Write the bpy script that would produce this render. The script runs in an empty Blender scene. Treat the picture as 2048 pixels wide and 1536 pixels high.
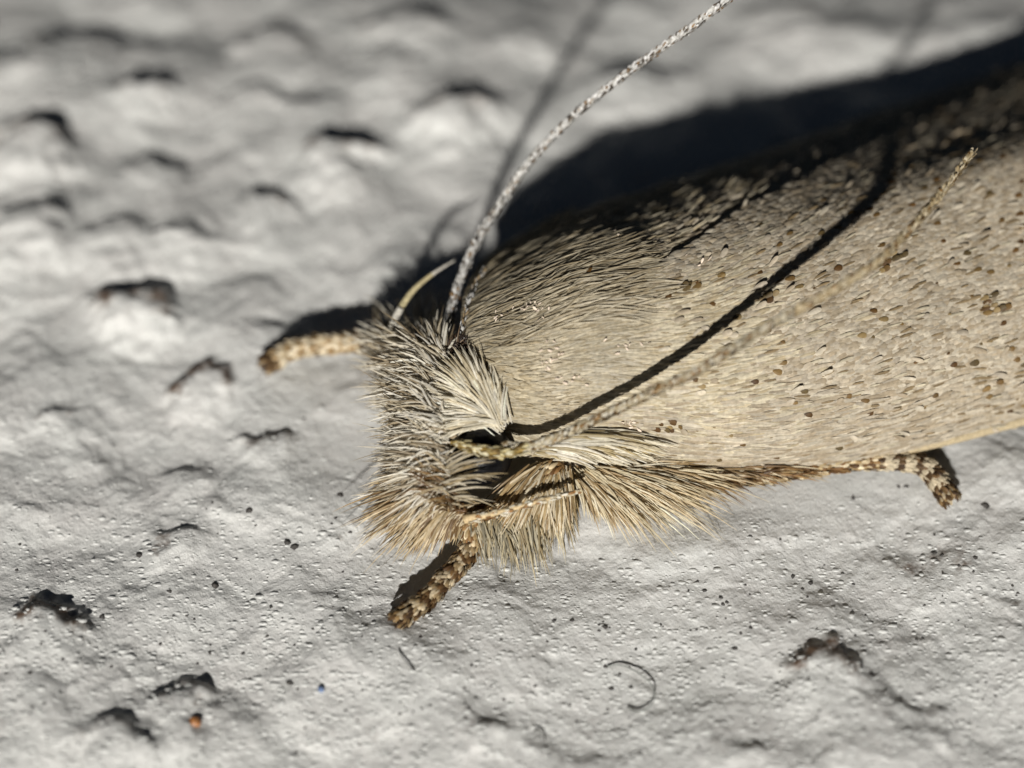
import bpy, math, random
import numpy as np
from mathutils import Vector
random.seed(7)
rng = np.random.default_rng(11)
C = bpy.context.scene.collection
sc = bpy.context.scene

# ------------------------------------------------------------------ camera
# 1 unit = about half a millimetre of the real place (100 px of the photograph at the focus)
ELEV = math.radians(55)
DIST = 42.2
LENS = 70.3
cam_loc = np.array([0, -math.cos(ELEV)*DIST, math.sin(ELEV)*DIST])
FWD = np.array([0, math.cos(ELEV), -math.sin(ELEV)])
RGT = np.array([1.0, 0, 0])
UP = np.array([0, math.sin(ELEV), math.cos(ELEV)])
cam = bpy.data.cameras.new('camera')
cam.lens = LENS; cam.sensor_width = 36
cam.clip_start = 0.5; cam.clip_end = 500
cam.dof.use_dof = True
cam.dof.focus_distance = 39.5
cam.dof.aperture_fstop = 0.0703/2.05
cam.dof.aperture_blades = 0
camo = bpy.data.objects.new('camera', cam); C.objects.link(camo)
camo.location = cam_loc
camo.rotation_euler = (math.pi/2-ELEV, 0, 0)
sc.camera = camo

# ------------------------------------------------------------------ light
SUNV = np.array([0.25, 1.70, -1.0])          # the way the light travels
w = bpy.data.worlds.new('World'); sc.world = w; w.use_nodes = True
nt = w.node_tree; nt.nodes.clear()
sky = nt.nodes.new('ShaderNodeTexSky'); sky.sky_type = 'NISHITA'; sky.sun_disc = False
sky.sun_elevation = math.atan2(1.0, math.hypot(.25, 1.7)); sky.sun_rotation = math.atan2(-.25, -1.7)
bgn = nt.nodes.new('ShaderNodeBackground'); bgn.inputs[1].default_value = 0.006
wo = nt.nodes.new('ShaderNodeOutputWorld')
nt.links.new(sky.outputs[0], bgn.inputs[0]); nt.links.new(bgn.outputs[0], wo.inputs[0])
sl = bpy.data.lights.new('sun', 'SUN'); sl.energy = 5.0; sl.angle = math.radians(1.3); sl.color = (1.0, .975, .935)
so = bpy.data.objects.new('sun', sl); C.objects.link(so)
so.rotation_euler = Vector(SUNV).to_track_quat('-Z', 'Y').to_euler()
so.location = (-10, -60, 40)
sc.view_settings.view_transform = 'Standard'; sc.view_settings.look = 'None'
sc.view_settings.exposure = 0.0; sc.view_settings.gamma = 1.0

# ------------------------------------------------------------------ helpers
FPX = LENS/36*2048
def P(px, py, z):
    d = FWD + RGT*((px-1024)/FPX) + UP*((768-py)/FPX)
    t = (z-cam_loc[2])/d[2]
    return cam_loc + d*t
def PA(a):
    return np.array([P(*p) for p in a])
def proj(p):
    q = p-cam_loc
    dz = q@FWD
    return 1024+FPX*(q@RGT)/dz, 768-FPX*(q@UP)/dz, dz
def nrm(v):
    return v/np.maximum(np.linalg.norm(v, axis=-1, keepdims=True), 1e-9)
def srgb(r, g, b):
    f = lambda c: (c/255/12.92) if c <= 10 else ((c/255+.055)/1.055)**2.4
    return np.array([f(r), f(g), f(b)])

def mesh_obj(name, V, F, mat, parent=None, col=None, smooth=True, kind=None, label=None, counts=None):
    """V (n,3); F (m,k) of one face size, or a list of faces"""
    me = bpy.data.meshes.new(name)
    V = np.asarray(V, dtype=np.float32)
    if isinstance(F, np.ndarray):
        m, k = F.shape
        me.vertices.add(len(V)); me.vertices.foreach_set('co', V.ravel())
        me.loops.add(m*k); me.loops.foreach_set('vertex_index', F.astype(np.int32).ravel())
        me.polygons.add(m)
        me.polygons.foreach_set('loop_start', np.arange(0, m*k, k, dtype=np.int32))
        me.update(calc_edges=True)
        me.validate()
    else:
        me.from_pydata(V.tolist(), [], F)
    if smooth:
        me.polygons.foreach_set('use_smooth', np.ones(len(me.polygons), dtype=bool))
    if col is not None:
        a = me.attributes.new('col', 'FLOAT_COLOR', 'POINT')
        c = np.ones((len(V), 4), dtype=np.float32); c[:, :3] = col
        a.data.foreach_set('color', c.ravel())
    me.materials.append(mat)
    o = bpy.data.objects.new(name, me); C.objects.link(o)
    if parent is not None: o.parent = parent
    if kind: o['kind'] = kind
    if label: o['label'] = label
    return o
def empty(name, parent=None):
    o = bpy.data.objects.new(name, None); C.objects.link(o)
    o.empty_display_size = .3
    if parent is not None: o.parent = parent
    return o

# ---- noise
def perlin(x, y, seed):
    r = np.random.default_rng(seed); n = 256
    ang = r.random((n, n))*2*np.pi
    gx, gy = np.cos(ang), np.sin(ang)
    xi = np.floor(x).astype(int); yi = np.floor(y).astype(int)
    xf = x-xi; yf = y-yi
    u = xf*xf*xf*(xf*(xf*6-15)+10); v = yf*yf*yf*(yf*(yf*6-15)+10)
    def d(i, j):
        a = (xi+i) % n; b = (yi+j) % n
        return gx[a, b]*(xf-i)+gy[a, b]*(yf-j)
    return ((d(0,0)*(1-u)+d(1,0)*u)*(1-v)+(d(0,1)*(1-u)+d(1,1)*u)*v)*1.5

# ------------------------------------------------------------------ materials
def new_mat(name):
    m = bpy.data.materials.new(name); m.use_nodes = True
    n = m.node_tree; b = n.nodes['Principled BSDF']
    return m, n, b
def scale_mat(name, rough=.5, spec=.35, transl=.12, grain=.18):
    m, n, b = new_mat(name)
    at = n.nodes.new('ShaderNodeAttribute'); at.attribute_name = 'col'
    tc = n.nodes.new('ShaderNodeTexCoord')
    no = n.nodes.new('ShaderNodeTexNoise'); no.inputs['Scale'].default_value = 14; no.inputs['Detail'].default_value = 4
    n.links.new(tc.outputs['Object'], no.inputs['Vector'])
    mr = n.nodes.new('ShaderNodeMapRange'); mr.inputs[1].default_value = .3; mr.inputs[2].default_value = .7
    mr.inputs[3].default_value = 1-grain; mr.inputs[4].default_value = 1+grain
    n.links.new(no.outputs['Fac'], mr.inputs[0])
    mx = n.nodes.new('ShaderNodeVectorMath'); mx.operation = 'SCALE'
    n.links.new(at.outputs['Color'], mx.inputs[0]); n.links.new(mr.outputs[0], mx.inputs['Scale'])
    n.links.new(mx.outputs[0], b.inputs['Base Color'])
    b.inputs['Roughness'].default_value = rough
    b.inputs['Specular IOR Level'].default_value = spec
    if transl > 0:
        tr = n.nodes.new('ShaderNodeBsdfTranslucent'); n.links.new(mx.outputs[0], tr.inputs['Color'])
        ms = n.nodes.new('ShaderNodeMixShader'); ms.inputs[0].default_value = transl
        out = n.nodes['Material Output']
        n.links.new(b.outputs[0], ms.inputs[1]); n.links.new(tr.outputs[0], ms.inputs[2]); n.links.new(ms.outputs[0], out.inputs[0])
    return m
M_scale = scale_mat('wing_scale', rough=.55, spec=.25)
M_hair = scale_mat('moth_hair', rough=.45, spec=.4, transl=.3)
M_skin = scale_mat('moth_skin', rough=.6, spec=.2, transl=0, grain=.3)
M_eye, n_, b_ = new_mat('black_eye')
b_.inputs['Base Color'].default_value = (.004, .004, .005, 1); b_.inputs['Roughness'].default_value = .35; b_.inputs['Specular IOR Level'].default_value = .25
vo = n_.nodes.new('ShaderNodeTexVoronoi'); vo.inputs['Scale'].default_value = 28
tc = n_.nodes.new('ShaderNodeTexCoord'); n_.links.new(tc.outputs['Object'], vo.inputs['Vector'])
bu = n_.nodes.new('ShaderNodeBump'); bu.inputs['Strength'].default_value = .25; bu.inputs['Distance'].default_value = .02; bu.invert = True
n_.links.new(vo.outputs['Distance'], bu.inputs['Height']); n_.links.new(bu.outputs[0], b_.inputs['Normal'])
def plain(name, c, rough=.6, spec=.4):
    m, n, b = new_mat(name)
    tc = n.nodes.new('ShaderNodeTexCoord'); no = n.nodes.new('ShaderNodeTexNoise'); no.inputs['Scale'].default_value = 9
    no.inputs['Detail'].default_value = 5
    n.links.new(tc.outputs['Object'], no.inputs['Vector'])
    cr = n.nodes.new('ShaderNodeValToRGB')
    cr.color_ramp.elements[0].position = .3; cr.color_ramp.elements[1].position = .7
    cr.color_ramp.elements[0].color = (*[x*.6 for x in c], 1); cr.color_ramp.elements[1].color = (*[min(1, x*1.35) for x in c], 1)
    n.links.new(no.outputs['Fac'], cr.inputs[0]); n.links.new(cr.outputs[0], b.inputs['Base Color'])
    b.inputs['Roughness'].default_value = rough; b.inputs['Specular IOR Level'].default_value = spec
    return m

# ------------------------------------------------------------------ ground: rough white plaster
def axis(a0, a1, step, b0, b1, cs):
    return np.concatenate([np.arange(b0, a0, cs), np.arange(a0, a1, step), np.arange(a1, b1+cs, cs)])
gx = axis(-13.5, 13.5, .032, -34, 34, .5)
gy = axis(-10.0, 15.0, .035, -24, 38, .5)
X, Y = np.meshgrid(gx, gy)
# (crescent px, py, width px, height, dirt)  -- crest of each lump lies just below its crescent of shade
LUMPS = [(70,262,130,.62,.75),(672,285,120,.60,.7),(300,180,100,.42,.35),(150,70,170,.5,.3),(570,60,130,.42,.25),
         (912,205,130,.55,.5),(262,585,120,.50,.8),(400,745,105,.52,.85),(540,862,95,.42,.6),(90,1222,130,.52,.95),
         (352,1388,85,.34,.6),(1640,1310,140,.62,.9),(525,400,80,.34,.25),(110,832,90,.2,.2),(215,1462,110,.26,.35),
         (1870,1120,160,.24,.35),(965,1440,100,.2,.3),(335,1072,70,.18,.45),(800,35,140,.45,.3),(448,1012,80,.12,.2),
         (60,120,150,.3,.1),(1250,150,120,.3,.1),(1560,10,120,.4,.3),(1020,640,40,.05,0),(640,1075,70,.08,.2),
         (180,905,90,.12,.1),(380,930,90,.14,.1),(1300,1170,120,.14,.1),(1800,1410,140,.3,.1),(700,1450,120,.12,.1),
         (300,330,120,.3,.1),(480,190,120,.3,.05),(60,430,120,.32,.1),(380,470,110,.26,.1),(760,120,120,.25,.05),
         (1700,60,150,.3,.1),(1990,1190,100,.12,.2),(20,1010,90,.12,.1),(1480,1480,120,.25,.1),(1120,1500,120,.25,.1),
         (30,1440,90,.12,.2),(560,640,80,.2,.1),(240,450,90,.2,.05),(1050,60,120,.24,.05),(640,200,110,.25,.05)]
def bend(y):
    y = np.asarray(y, float)
    return np.where(y > 16, .0095*225+.285*(y-16), np.where(y > 1, .0095*(y-1)**2, 0))
def ground_height(X, Y):
    r = np.random.default_rng(3)
    wx = X+.35*perlin(X*.9+9, Y*.9+4, 21)+.12*perlin(X*2.9, Y*2.9, 22)
    wy = Y+.35*perlin(X*.9+3, Y*.9+8, 23)+.12*perlin(X*2.9+5, Y*2.9, 24)
    H = .26*perlin(wx*.33+40, wy*.40+40, 1)+.07*perlin(wx*.75+10, wy*.9+10, 2)+.020*perlin(wx*1.6, wy*1.9, 3)
    H += .015*perlin(wx*3.6, wy*3.9, 4)+.009*perlin(X*7.5, Y*8.2, 5)+.0055*perlin(X*15, Y*17, 6)
    D = np.zeros_like(X); nz1 = perlin(X*2.6+3, Y*2.6+3, 41)+.6*perlin(X*6+3, Y*6+3, 42)
    for (px, py, wd, h, dirt) in LUMPS:
        c = P(px, py, .3*h); c = P(px, py, .3*h-bend(c[1]))
        s = wd/100*.5*(1+max(0, c[1])*.012)*(1.3 if py < 620 else 1.0)
        dx = (wx-c[0])/(s*1.15)
        dy = (wy-c[1]+.25*s)/(.62*s)
        d = np.sqrt(dx*dx+np.where(dy > 0, dy*dy, (dy*.30)**2))
        edge = 1/(1+np.exp(np.clip((d-.84-.10*nz1*.6)/(.16 if dirt > .55 else .20), -30, 30)))
        front = np.where(dy > 0, 1-.25*np.clip(dy, 0, 1), np.exp(-(np.abs(dy)/2.6)**1.6))
        H += (.95 if py < 620 else .54)*h*edge*front
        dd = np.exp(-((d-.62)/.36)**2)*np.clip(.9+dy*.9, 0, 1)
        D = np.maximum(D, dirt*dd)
    for (px, py, r, h) in ((110,1370,1.25,.42),(1690,1500,1.5,.30),(240,1540,.8,.22),(375,1455,.5,.16),(20,330,.9,.2),(690,345,.8,.16),(230,330,.8,.16)):
        c = P(px, py, .3*h); q = np.hypot(wx-c[0], (wy-c[1]))/r
        H += h*np.exp(-q*q)
    # bend added for light falloff: far side tilted from the sun, near side towards
    H -= bend(Y)
    H += -np.where(Y < -2, .002*(np.minimum(-2-Y, 10))**2, 0)
    # keep it flat under the moth's feet and belly
    return H, D
H, Dirt = ground_height(X, Y)
px_, py_, _ = proj(np.stack([X, Y, np.zeros_like(X)], -1))
m1 = np.clip(1-np.hypot((px_-1250)/750, (py_-900)/210), 0, 1)
H = H*(1-.75*np.clip(m1*3, 0, 1))-.02
def ground_z(x, y):
    i = np.clip(np.searchsorted(gx, x), 0, len(gx)-1); j = np.clip(np.searchsorted(gy, y), 0, len(gy)-1)
    return H[j, i]
def PG(px, py, dz=0):
    z = 0
    for _ in range(6):
        p = P(px, py, z); z = float(ground_z(p[0], p[1]))
    return P(px, py, z+dz)
ny, nx = X.shape
idx = np.arange(nx*ny).reshape(ny, nx)
F = np.stack([idx[:-1,:-1], idx[:-1,1:], idx[1:,1:], idx[1:,:-1]], -1).reshape(-1, 4)
nzs = perlin(X*2.2, Y*2.2, 31)*.5+perlin(X*6, Y*6, 32)*.5+perlin(X*14, Y*14, 33)*.4
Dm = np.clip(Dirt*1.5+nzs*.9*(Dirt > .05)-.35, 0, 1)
tone = .5+.3*perlin(X*.5+3, Y*.5+7, 34)+.25*perlin(X*1.7, Y*1.7, 35)
gc = np.stack([Dm, np.clip(tone, 0, 1), np.zeros_like(Dm)], -1).reshape(-1, 3)
mg, n, b = new_mat('rough_white_plaster')
at = n.nodes.new('ShaderNodeAttribute'); at.attribute_name = 'col'
sp = n.nodes.new('ShaderNodeSeparateColor'); n.links.new(at.outputs['Color'], sp.inputs[0])
tc = n.nodes.new('ShaderNodeTexCoord')
def mixc(f, a, c):
    m = n.nodes.new('ShaderNodeMix'); m.data_type = 'RGBA'
    for s, v in ((m.inputs[0], f), (m.inputs[6], a), (m.inputs[7], c)):
        if isinstance(v, bpy.types.NodeSocket): n.links.new(v, s)
        else: s.default_value = v
    return m.outputs[2]
base = mixc(sp.outputs[1], (.60, .58, .55, 1), (.65, .655, .62, 1))
def noise(scale, detail=4, rough=.6):
    x = n.nodes.new('ShaderNodeTexNoise'); x.inputs['Scale'].default_value = scale; x.inputs['Detail'].default_value = detail
    x.inputs['Roughness'].default_value = rough; n.links.new(tc.outputs['Object'], x.inputs['Vector']); return x.outputs['Fac']
def ramp(f, p0, p1, a=0, bb=1):
    r = n.nodes.new('ShaderNodeMapRange'); n.links.new(f, r.inputs[0])
    r.inputs[1].default_value = p0; r.inputs[2].default_value = p1; r.inputs[3].default_value = a; r.inputs[4].default_value = bb
    return r.outputs[0]
base = mixc(ramp(noise(5, 6), .35, .7, 0, .5), base, (.52, .515, .495, 1))
# tiny dark specks in the paint
vo = n.nodes.new('ShaderNodeTexVoronoi'); vo.inputs['Scale'].default_value = 4.2; vo.inputs['Randomness'].default_value = 1
n.links.new(tc.outputs['Object'], vo.inputs['Vector'])
spk = ramp(vo.outputs['Distance'], .06, .10, 1, 0)
ml = n.nodes.new('ShaderNodeMath'); ml.operation = 'MULTIPLY'
n.links.new(spk, ml.inputs[0]); n.links.new(ramp(noise(1.1, 2), .5, .62, 0, .4), ml.inputs[1])
base = mixc(ml.outputs[0], base, (.09, .085, .075, 1))
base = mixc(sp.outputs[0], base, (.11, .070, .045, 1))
n.links.new(base, b.inputs['Base Color'])
b.inputs['Roughness'].default_value = .48; b.inputs['Specular IOR Level'].default_value = .45
ad = n.nodes.new('ShaderNodeMath'); ad.operation = 'ADD'
n.links.new(noise(16, 5, .65), ad.inputs[0])
v2 = n.nodes.new('ShaderNodeTexVoronoi'); v2.feature = 'SMOOTH_F1'; v2.inputs['Scale'].default_value = 9; n.links.new(tc.outputs['Object'], v2.inputs['Vector'])
n.links.new(ramp(v2.outputs['Distance'], 0, .35, .35, 0), ad.inputs[1])
bu = n.nodes.new('ShaderNodeBump'); bu.inputs['Strength'].default_value = .55; bu.inputs['Distance'].default_value = .05
n.links.new(ad.outputs[0], bu.inputs['Height']); n.links.new(bu.outputs[0], b.inputs['Normal'])
ground = mesh_obj('ground', np.stack([X, Y, H], -1).reshape(-1, 3), F, mg, col=gc, kind='structure')
ground['label'] = 'rough white painted plaster surface with lumps and brown stained crests'

# ------------------------------------------------------------------ blades: hairs and scales as geometry
PROF = {
 'hair': (np.array([0, .3, .62, .86, 1.0]), np.array([.55, 1.0, .85, .5, .08])),
 'scale': (np.array([0, .25, .55, .85, 1.0]), np.array([.25, .70, 1.0, .90, .42])),
 'lance': (np.array([0, .3, .65, .9, 1.0]), np.array([.4, .9, 1.0, .6, .1])),
}
def blades(root, mid, tip, width, normal, color, prof='hair', tipc=1.0, rootc=.8, cup=.25):
    """N quadratic blades; each 5 stations x 3 verts, V-folded across"""
    T, W = PROF[prof]
    N = len(root)
    t = T[None, :, None]
    ctrl = 2*mid-.5*(root+tip)
    pts = (1-t)**2*root[:, None]+2*t*(1-t)*ctrl[:, None]+t*t*tip[:, None]
    tan = nrm(2*(1-t)*(ctrl-root)[:, None]+2*t*(tip-ctrl)[:, None])
    nn = normal[:, None]
    side = nrm(np.cross(tan, np.broadcast_to(nn, tan.shape)))
    up = np.cross(side, tan)
    hw = (width[:, None]*W[None]*.5)[..., None]
    V = np.stack([pts-side*hw, pts+up*hw*cup*2, pts+side*hw], 2)       # N,5,3,3
    K = len(T)
    base = (np.arange(N)*K*3)[:, None, None]
    i = np.arange(K-1)[None, :, None]*3
    q = np.arange(2)[None, None, :]
    a = base+i+q
    Fq = np.stack([a, a+1, a+4, a+3], -1).reshape(-1, 4)
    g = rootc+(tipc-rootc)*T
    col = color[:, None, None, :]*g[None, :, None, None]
    col = np.broadcast_to(col, (N, K, 3, 3)).reshape(-1, 3)
    return V.reshape(-1, 3), Fq, col
class Acc:
    def __init__(s): s.V = []; s.F = []; s.c = []; s.n = 0
    def add(s, r):
        V, F, c = r
        s.V.append(V); s.F.append(F+s.n); s.c.append(c); s.n += len(V)
        return s
    def obj(s, name, mat, parent, **k):
        return mesh_obj(name, np.concatenate(s.V), np.concatenate(s.F), mat, parent, col=np.concatenate(s.c), **k)
def pick(pal, N, var=.12):
    pal = np.array(pal); i = rng.integers(0, len(pal), N)
    return np.clip(pal[i]*(1+var*rng.standard_normal((N, 1))), .003, .9)

def cr(P0, t):
    """Catmull-Rom through P0 (n,...) at t in 0..n-1"""
    n_ = len(P0)
    Pp = np.concatenate([[2*P0[0]-P0[1]], P0, [2*P0[-1]-P0[-2]]])
    i = np.clip(np.floor(t).astype(int), 0, n_-2); f = t-i
    f = f.reshape(f.shape+(1,)*(P0.ndim-1))
    a, b_, c, d = Pp[i], Pp[i+1], Pp[i+2], Pp[i+3]
    return .5*((2*b_)+(-a+c)*f+(2*a-5*b_+4*c-d)*f*f+(-a+3*b_-3*c+d)*f**3)

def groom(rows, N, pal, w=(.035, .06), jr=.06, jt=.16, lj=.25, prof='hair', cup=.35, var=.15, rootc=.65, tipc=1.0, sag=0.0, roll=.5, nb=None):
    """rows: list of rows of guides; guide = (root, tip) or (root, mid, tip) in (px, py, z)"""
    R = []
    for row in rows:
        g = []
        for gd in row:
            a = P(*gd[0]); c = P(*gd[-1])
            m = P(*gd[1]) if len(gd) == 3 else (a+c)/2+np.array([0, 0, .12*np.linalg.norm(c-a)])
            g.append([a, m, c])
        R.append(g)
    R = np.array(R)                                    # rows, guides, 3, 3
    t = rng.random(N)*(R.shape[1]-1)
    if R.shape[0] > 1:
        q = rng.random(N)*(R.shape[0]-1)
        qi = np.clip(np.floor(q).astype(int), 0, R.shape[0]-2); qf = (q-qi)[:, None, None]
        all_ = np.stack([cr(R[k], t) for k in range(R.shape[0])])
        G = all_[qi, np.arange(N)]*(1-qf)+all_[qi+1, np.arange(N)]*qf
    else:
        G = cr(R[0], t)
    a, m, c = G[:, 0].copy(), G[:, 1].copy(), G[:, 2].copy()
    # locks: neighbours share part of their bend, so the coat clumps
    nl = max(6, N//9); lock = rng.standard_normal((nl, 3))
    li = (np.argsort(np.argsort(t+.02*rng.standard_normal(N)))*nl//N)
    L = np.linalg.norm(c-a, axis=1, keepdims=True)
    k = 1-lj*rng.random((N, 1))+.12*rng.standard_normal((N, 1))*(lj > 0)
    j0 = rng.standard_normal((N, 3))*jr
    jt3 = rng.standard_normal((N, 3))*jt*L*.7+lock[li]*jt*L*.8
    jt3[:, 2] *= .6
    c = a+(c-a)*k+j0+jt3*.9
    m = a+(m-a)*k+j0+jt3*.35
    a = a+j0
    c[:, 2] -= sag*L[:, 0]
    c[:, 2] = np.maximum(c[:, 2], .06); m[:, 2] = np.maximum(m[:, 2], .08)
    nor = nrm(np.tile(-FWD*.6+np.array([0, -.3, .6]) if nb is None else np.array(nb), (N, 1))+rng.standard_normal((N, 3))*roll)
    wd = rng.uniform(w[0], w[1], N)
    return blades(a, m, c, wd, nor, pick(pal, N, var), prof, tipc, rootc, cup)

def tube(path, rad, seg=12, n=40, close=True, mod=None):
    path = np.asarray(path); rad = np.asarray(rad, float)
    t = np.linspace(0, len(path)-1, n)
    p = cr(path, t); r = cr(rad[:, None], t)[:, 0]
    if mod is not None: r = r*mod(np.linspace(0, 1, n))
    tan = nrm(np.gradient(p, axis=0))
    ref = np.array([0, 0, 1.0]); 
    s = nrm(np.cross(tan, ref)); u = np.cross(s, tan)
    th = np.linspace(0, 2*np.pi, seg, endpoint=False)
    V = p[:, None]+(s[:, None]*np.cos(th)[None, :, None]+u[:, None]*np.sin(th)[None, :, None])*r[:, None, None]
    V = V.reshape(-1, 3)
    i = np.arange(n-1)[:, None]; j = np.arange(seg)[None]
    F = np.stack([i*seg+j, i*seg+(j+1) % seg, (i+1)*seg+(j+1) % seg, (i+1)*seg+j], -1).reshape(-1, 4)
    if close:
        V = np.concatenate([V, [p[0]-tan[0]*r[0]*.5], [p[-1]+tan[-1]*r[-1]*.5]])
        a, b_ = len(V)-2, len(V)-1
        jj = np.arange(seg)
        F0 = np.stack([np.full(seg, a), (jj+1) % seg, jj, jj], -1)
        base = (n-1)*seg
        F1 = np.stack([np.full(seg, b_), base+jj, base+(jj+1) % seg, base+(jj+1) % seg], -1)
        faces = F.tolist()+[list(f[:3]) for f in F0.tolist()]+[list(f[:3]) for f in F1.tolist()]
        return V, faces, (p, r, s, u, tan)
    return V, F.tolist(), (p, r, s, u, tan)
def tube_scales(path, rad, N, L, W, colf, lift=.35, prof='scale', n=400, cup=.3, jit=.2, twist=0.0, t0=0, t1=1):
    """scales round a tube, tips towards its end; colf(t, angle) -> colours"""
    path = np.asarray(path); rad = np.asarray(rad, float)
    tt = t0+(t1-t0)*rng.random(N)
    t = tt*(len(path)-1)
    p = cr(path, t); r = cr(rad[:, None], t)
    q = cr(path, np.minimum(t+.03, len(path)-1+.0)); q0 = cr(path, np.maximum(t-.03, 0))
    tan = nrm(q-q0)
    s = nrm(np.cross(tan, np.array([0, 0, 1.0]))); u = np.cross(s, tan)
    th = rng.random(N)*2*np.pi
    o = s*np.cos(th)[:, None]+u*np.sin(th)[:, None]
    o2 = -s*np.sin(th)[:, None]+u*np.cos(th)[:, None]
    l = L*rng.uniform(.75, 1.25, (N, 1))
    a = p+o*r*.92
    d = nrm(tan+o*lift*rng.uniform(.3, 1.4, (N, 1))+o2*(twist+jit*rng.standard_normal((N, 1))))
    c = a+d*l
    m = (a+c)/2+o*l*.10
    return blades(a, m, c, W*rng.uniform(.8, 1.2, N), nrm(o+.2*rng.standard_normal((N, 3))), colf(tt, th), prof, 1.0, .75, cup)

# ------------------------------------------------------------------ the moth
moth = empty('moth'); moth['label'] = 'pale tan fluffy moth with folded speckled wings resting on white plaster'
moth['category'] = 'moth'
MOTHLOC = P(1250, 760, 0)
TAN = srgb(172, 155, 125)*.85
CREAM = srgb(205, 196, 172)
# ---- main shell: seven rails from the near wing edge over the back to the far edge
ST = [
 [(1005,885,1.2),(995,850,1.6),(965,775,2.1),(930,690,2.4),(925,610,2.2),(950,545,1.5),(975,515,.5)],
 [(1090,918,1.0),(1085,860,1.8),(1060,770,2.6),(1030,665,3.0),(1030,560,2.8),(1060,480,1.8),(1085,460,.4)],
 [(1230,930,.8),(1230,850,1.8),(1200,740,2.8),(1160,610,3.4),(1160,500,3.2),(1180,425,2.0),(1210,415,.4)],
 [(1500,940,.6),(1490,850,1.7),(1440,720,2.8),(1370,570,3.5),(1361,452,3.25),(1371,374,2.0),(1400,350,.4)],
 [(1780,907,.6),(1760,820,1.6),(1700,680,2.7),(1600,500,3.4),(1585,385,2.9),(1600,305,1.75),(1630,270,.4)],
 [(2080,832,.6),(2050,750,1.5),(1970,600,2.6),(1850,400,3.2),(1838,305,2.35),(1850,228,1.3),(1890,180,.4)],
 [(2400,745,.6),(2360,670,1.4),(2260,510,2.4),(2120,310,3.0),(2100,215,2.0),(2110,142,1.15),(2150,100,.4)],
 [(2750,640,.5),(2700,590,1.1),(2580,430,1.8),(2430,240,2.2),(2400,130,2.0),(2410,60,1.3),(2450,50,.4)],
 [(2990,560,.45),(2970,530,.6),(2900,430,.9),(2800,300,1.0),(2780,200,.9),(2790,150,.6),(2800,140,.4)]]
STW = np.array([[P(*p) for p in s] for s in ST])
NU, NV = len(ST), 7
def S(u, v):
    sh = u.shape; u = u.ravel(); v = v.ravel()
    rails = np.stack([cr(STW[:, k], u) for k in range(NV)])        # NV, N, 3
    n_ = NV
    Pp = np.concatenate([[2*rails[0]-rails[1]], rails, [2*rails[-1]-rails[-2]]])
    i = np.clip(np.floor(v).astype(int), 0, n_-2); f = (v-i)[:, None]; N = np.arange(len(u))
    a, b_, c, d = Pp[i, N], Pp[i+1, N], Pp[i+2, N], Pp[i+3, N]
    r = .5*((2*b_)+(-a+c)*f+(2*a-5*b_+4*c-d)*f*f+(-a+3*b_-3*c+d)*f**3)
    return r.reshape(sh+(3,))
def Sfull(u, v):
    e = .01
    p = S(u, v)
    du = S(np.minimum(u+e, NU-1), v)-S(np.maximum(u-e, 0), v)
    dv = S(u, np.minimum(v+e, NV-1))-S(u, np.maximum(v-e, 0))
    n_ = nrm(np.cross(du, dv))
    return p, nrm(du), nrm(dv), n_
uu, vv = np.meshgrid(np.linspace(0, NU-1, 240), np.linspace(0, NV-1, 120), indexing='ij')
SP, SDU, SDV, SN = Sfull(uu, vv)
if SN[100, 60, 2] < 0: SGN = -1
else: SGN = 1
SN = SN*SGN
SX, SY, SZ = proj(SP)
def inpoly(x, y, poly):
    poly = np.array(poly, float); c = np.zeros(x.shape, bool)
    x1, y1 = poly[-1]
    for x2, y2 in poly:
        k = ((y1 > y) != (y2 > y)) & (x < (x2-x1)*(y-y1)/(y2-y1+1e-9)+x1)
        c ^= k; x1, y1 = x2, y2
    return c
THORAX = [(800,1000),(1010,905),(1100,872),(1200,800),(1262,720),(1292,640),(1285,560),(1250,507),(1190,492),(1120,487),(1060,420),(800,380)]
FARW = [(1120,487),(1190,492),(1250,507),(1285,560),(1330,522),(1400,482),(1470,432),(1540,396),(1700,312),(1900,216),(2100,140),(2500,20),(3200,-200),(3000,-700),(900,-500),(1040,430)]
def region(x, y, v):
    r = np.zeros(x.shape, int)                    # 0 near forewing
    r[inpoly(x, y, THORAX)] = 1
    r[inpoly(x, y, FARW) & (v > 2.6)] = 2
    r[(v > 5.2)] = 2
    r[(v > 4.2) & inpoly(x, y, THORAX)] = 1
    return r
REG = region(SX, SY, vv)
def grid_mesh(name, mask, off, colr, parent, mat, label=None):
    nu, nv = uu.shape
    V = (SP+SN*off).reshape(-1, 3)
    idx = np.arange(nu*nv).reshape(nu, nv)
    Fq = np.stack([idx[:-1,:-1], idx[1:,:-1], idx[1:,1:], idx[:-1,1:]], -1).reshape(-1, 4)
    fm = (mask[:-1,:-1] & mask[1:,:-1] & mask[1:,1:] & mask[:-1,1:]).ravel()
    Fq = Fq[fm]
    used = np.unique(Fq); mp = -np.ones(nu*nv, int); mp[used] = np.arange(len(used))
    V = V[used]; Fq = mp[Fq]
    o = mesh_obj(name, V, Fq, mat, parent, col=np.tile(colr, (len(V), 1)), label=label)
    md = o.modifiers.new('thickness', 'SOLIDIFY'); md.thickness = .05; md.offset = 0
    return o
def dil(m, k):
    for _ in range(k):
        n_ = m.copy(); n_[1:] |= m[:-1]; n_[:-1] |= m[1:]; n_[:, 1:] |= m[:, :-1]; n_[:, :-1] |= m[:, 1:]; m = n_
    return m
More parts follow.
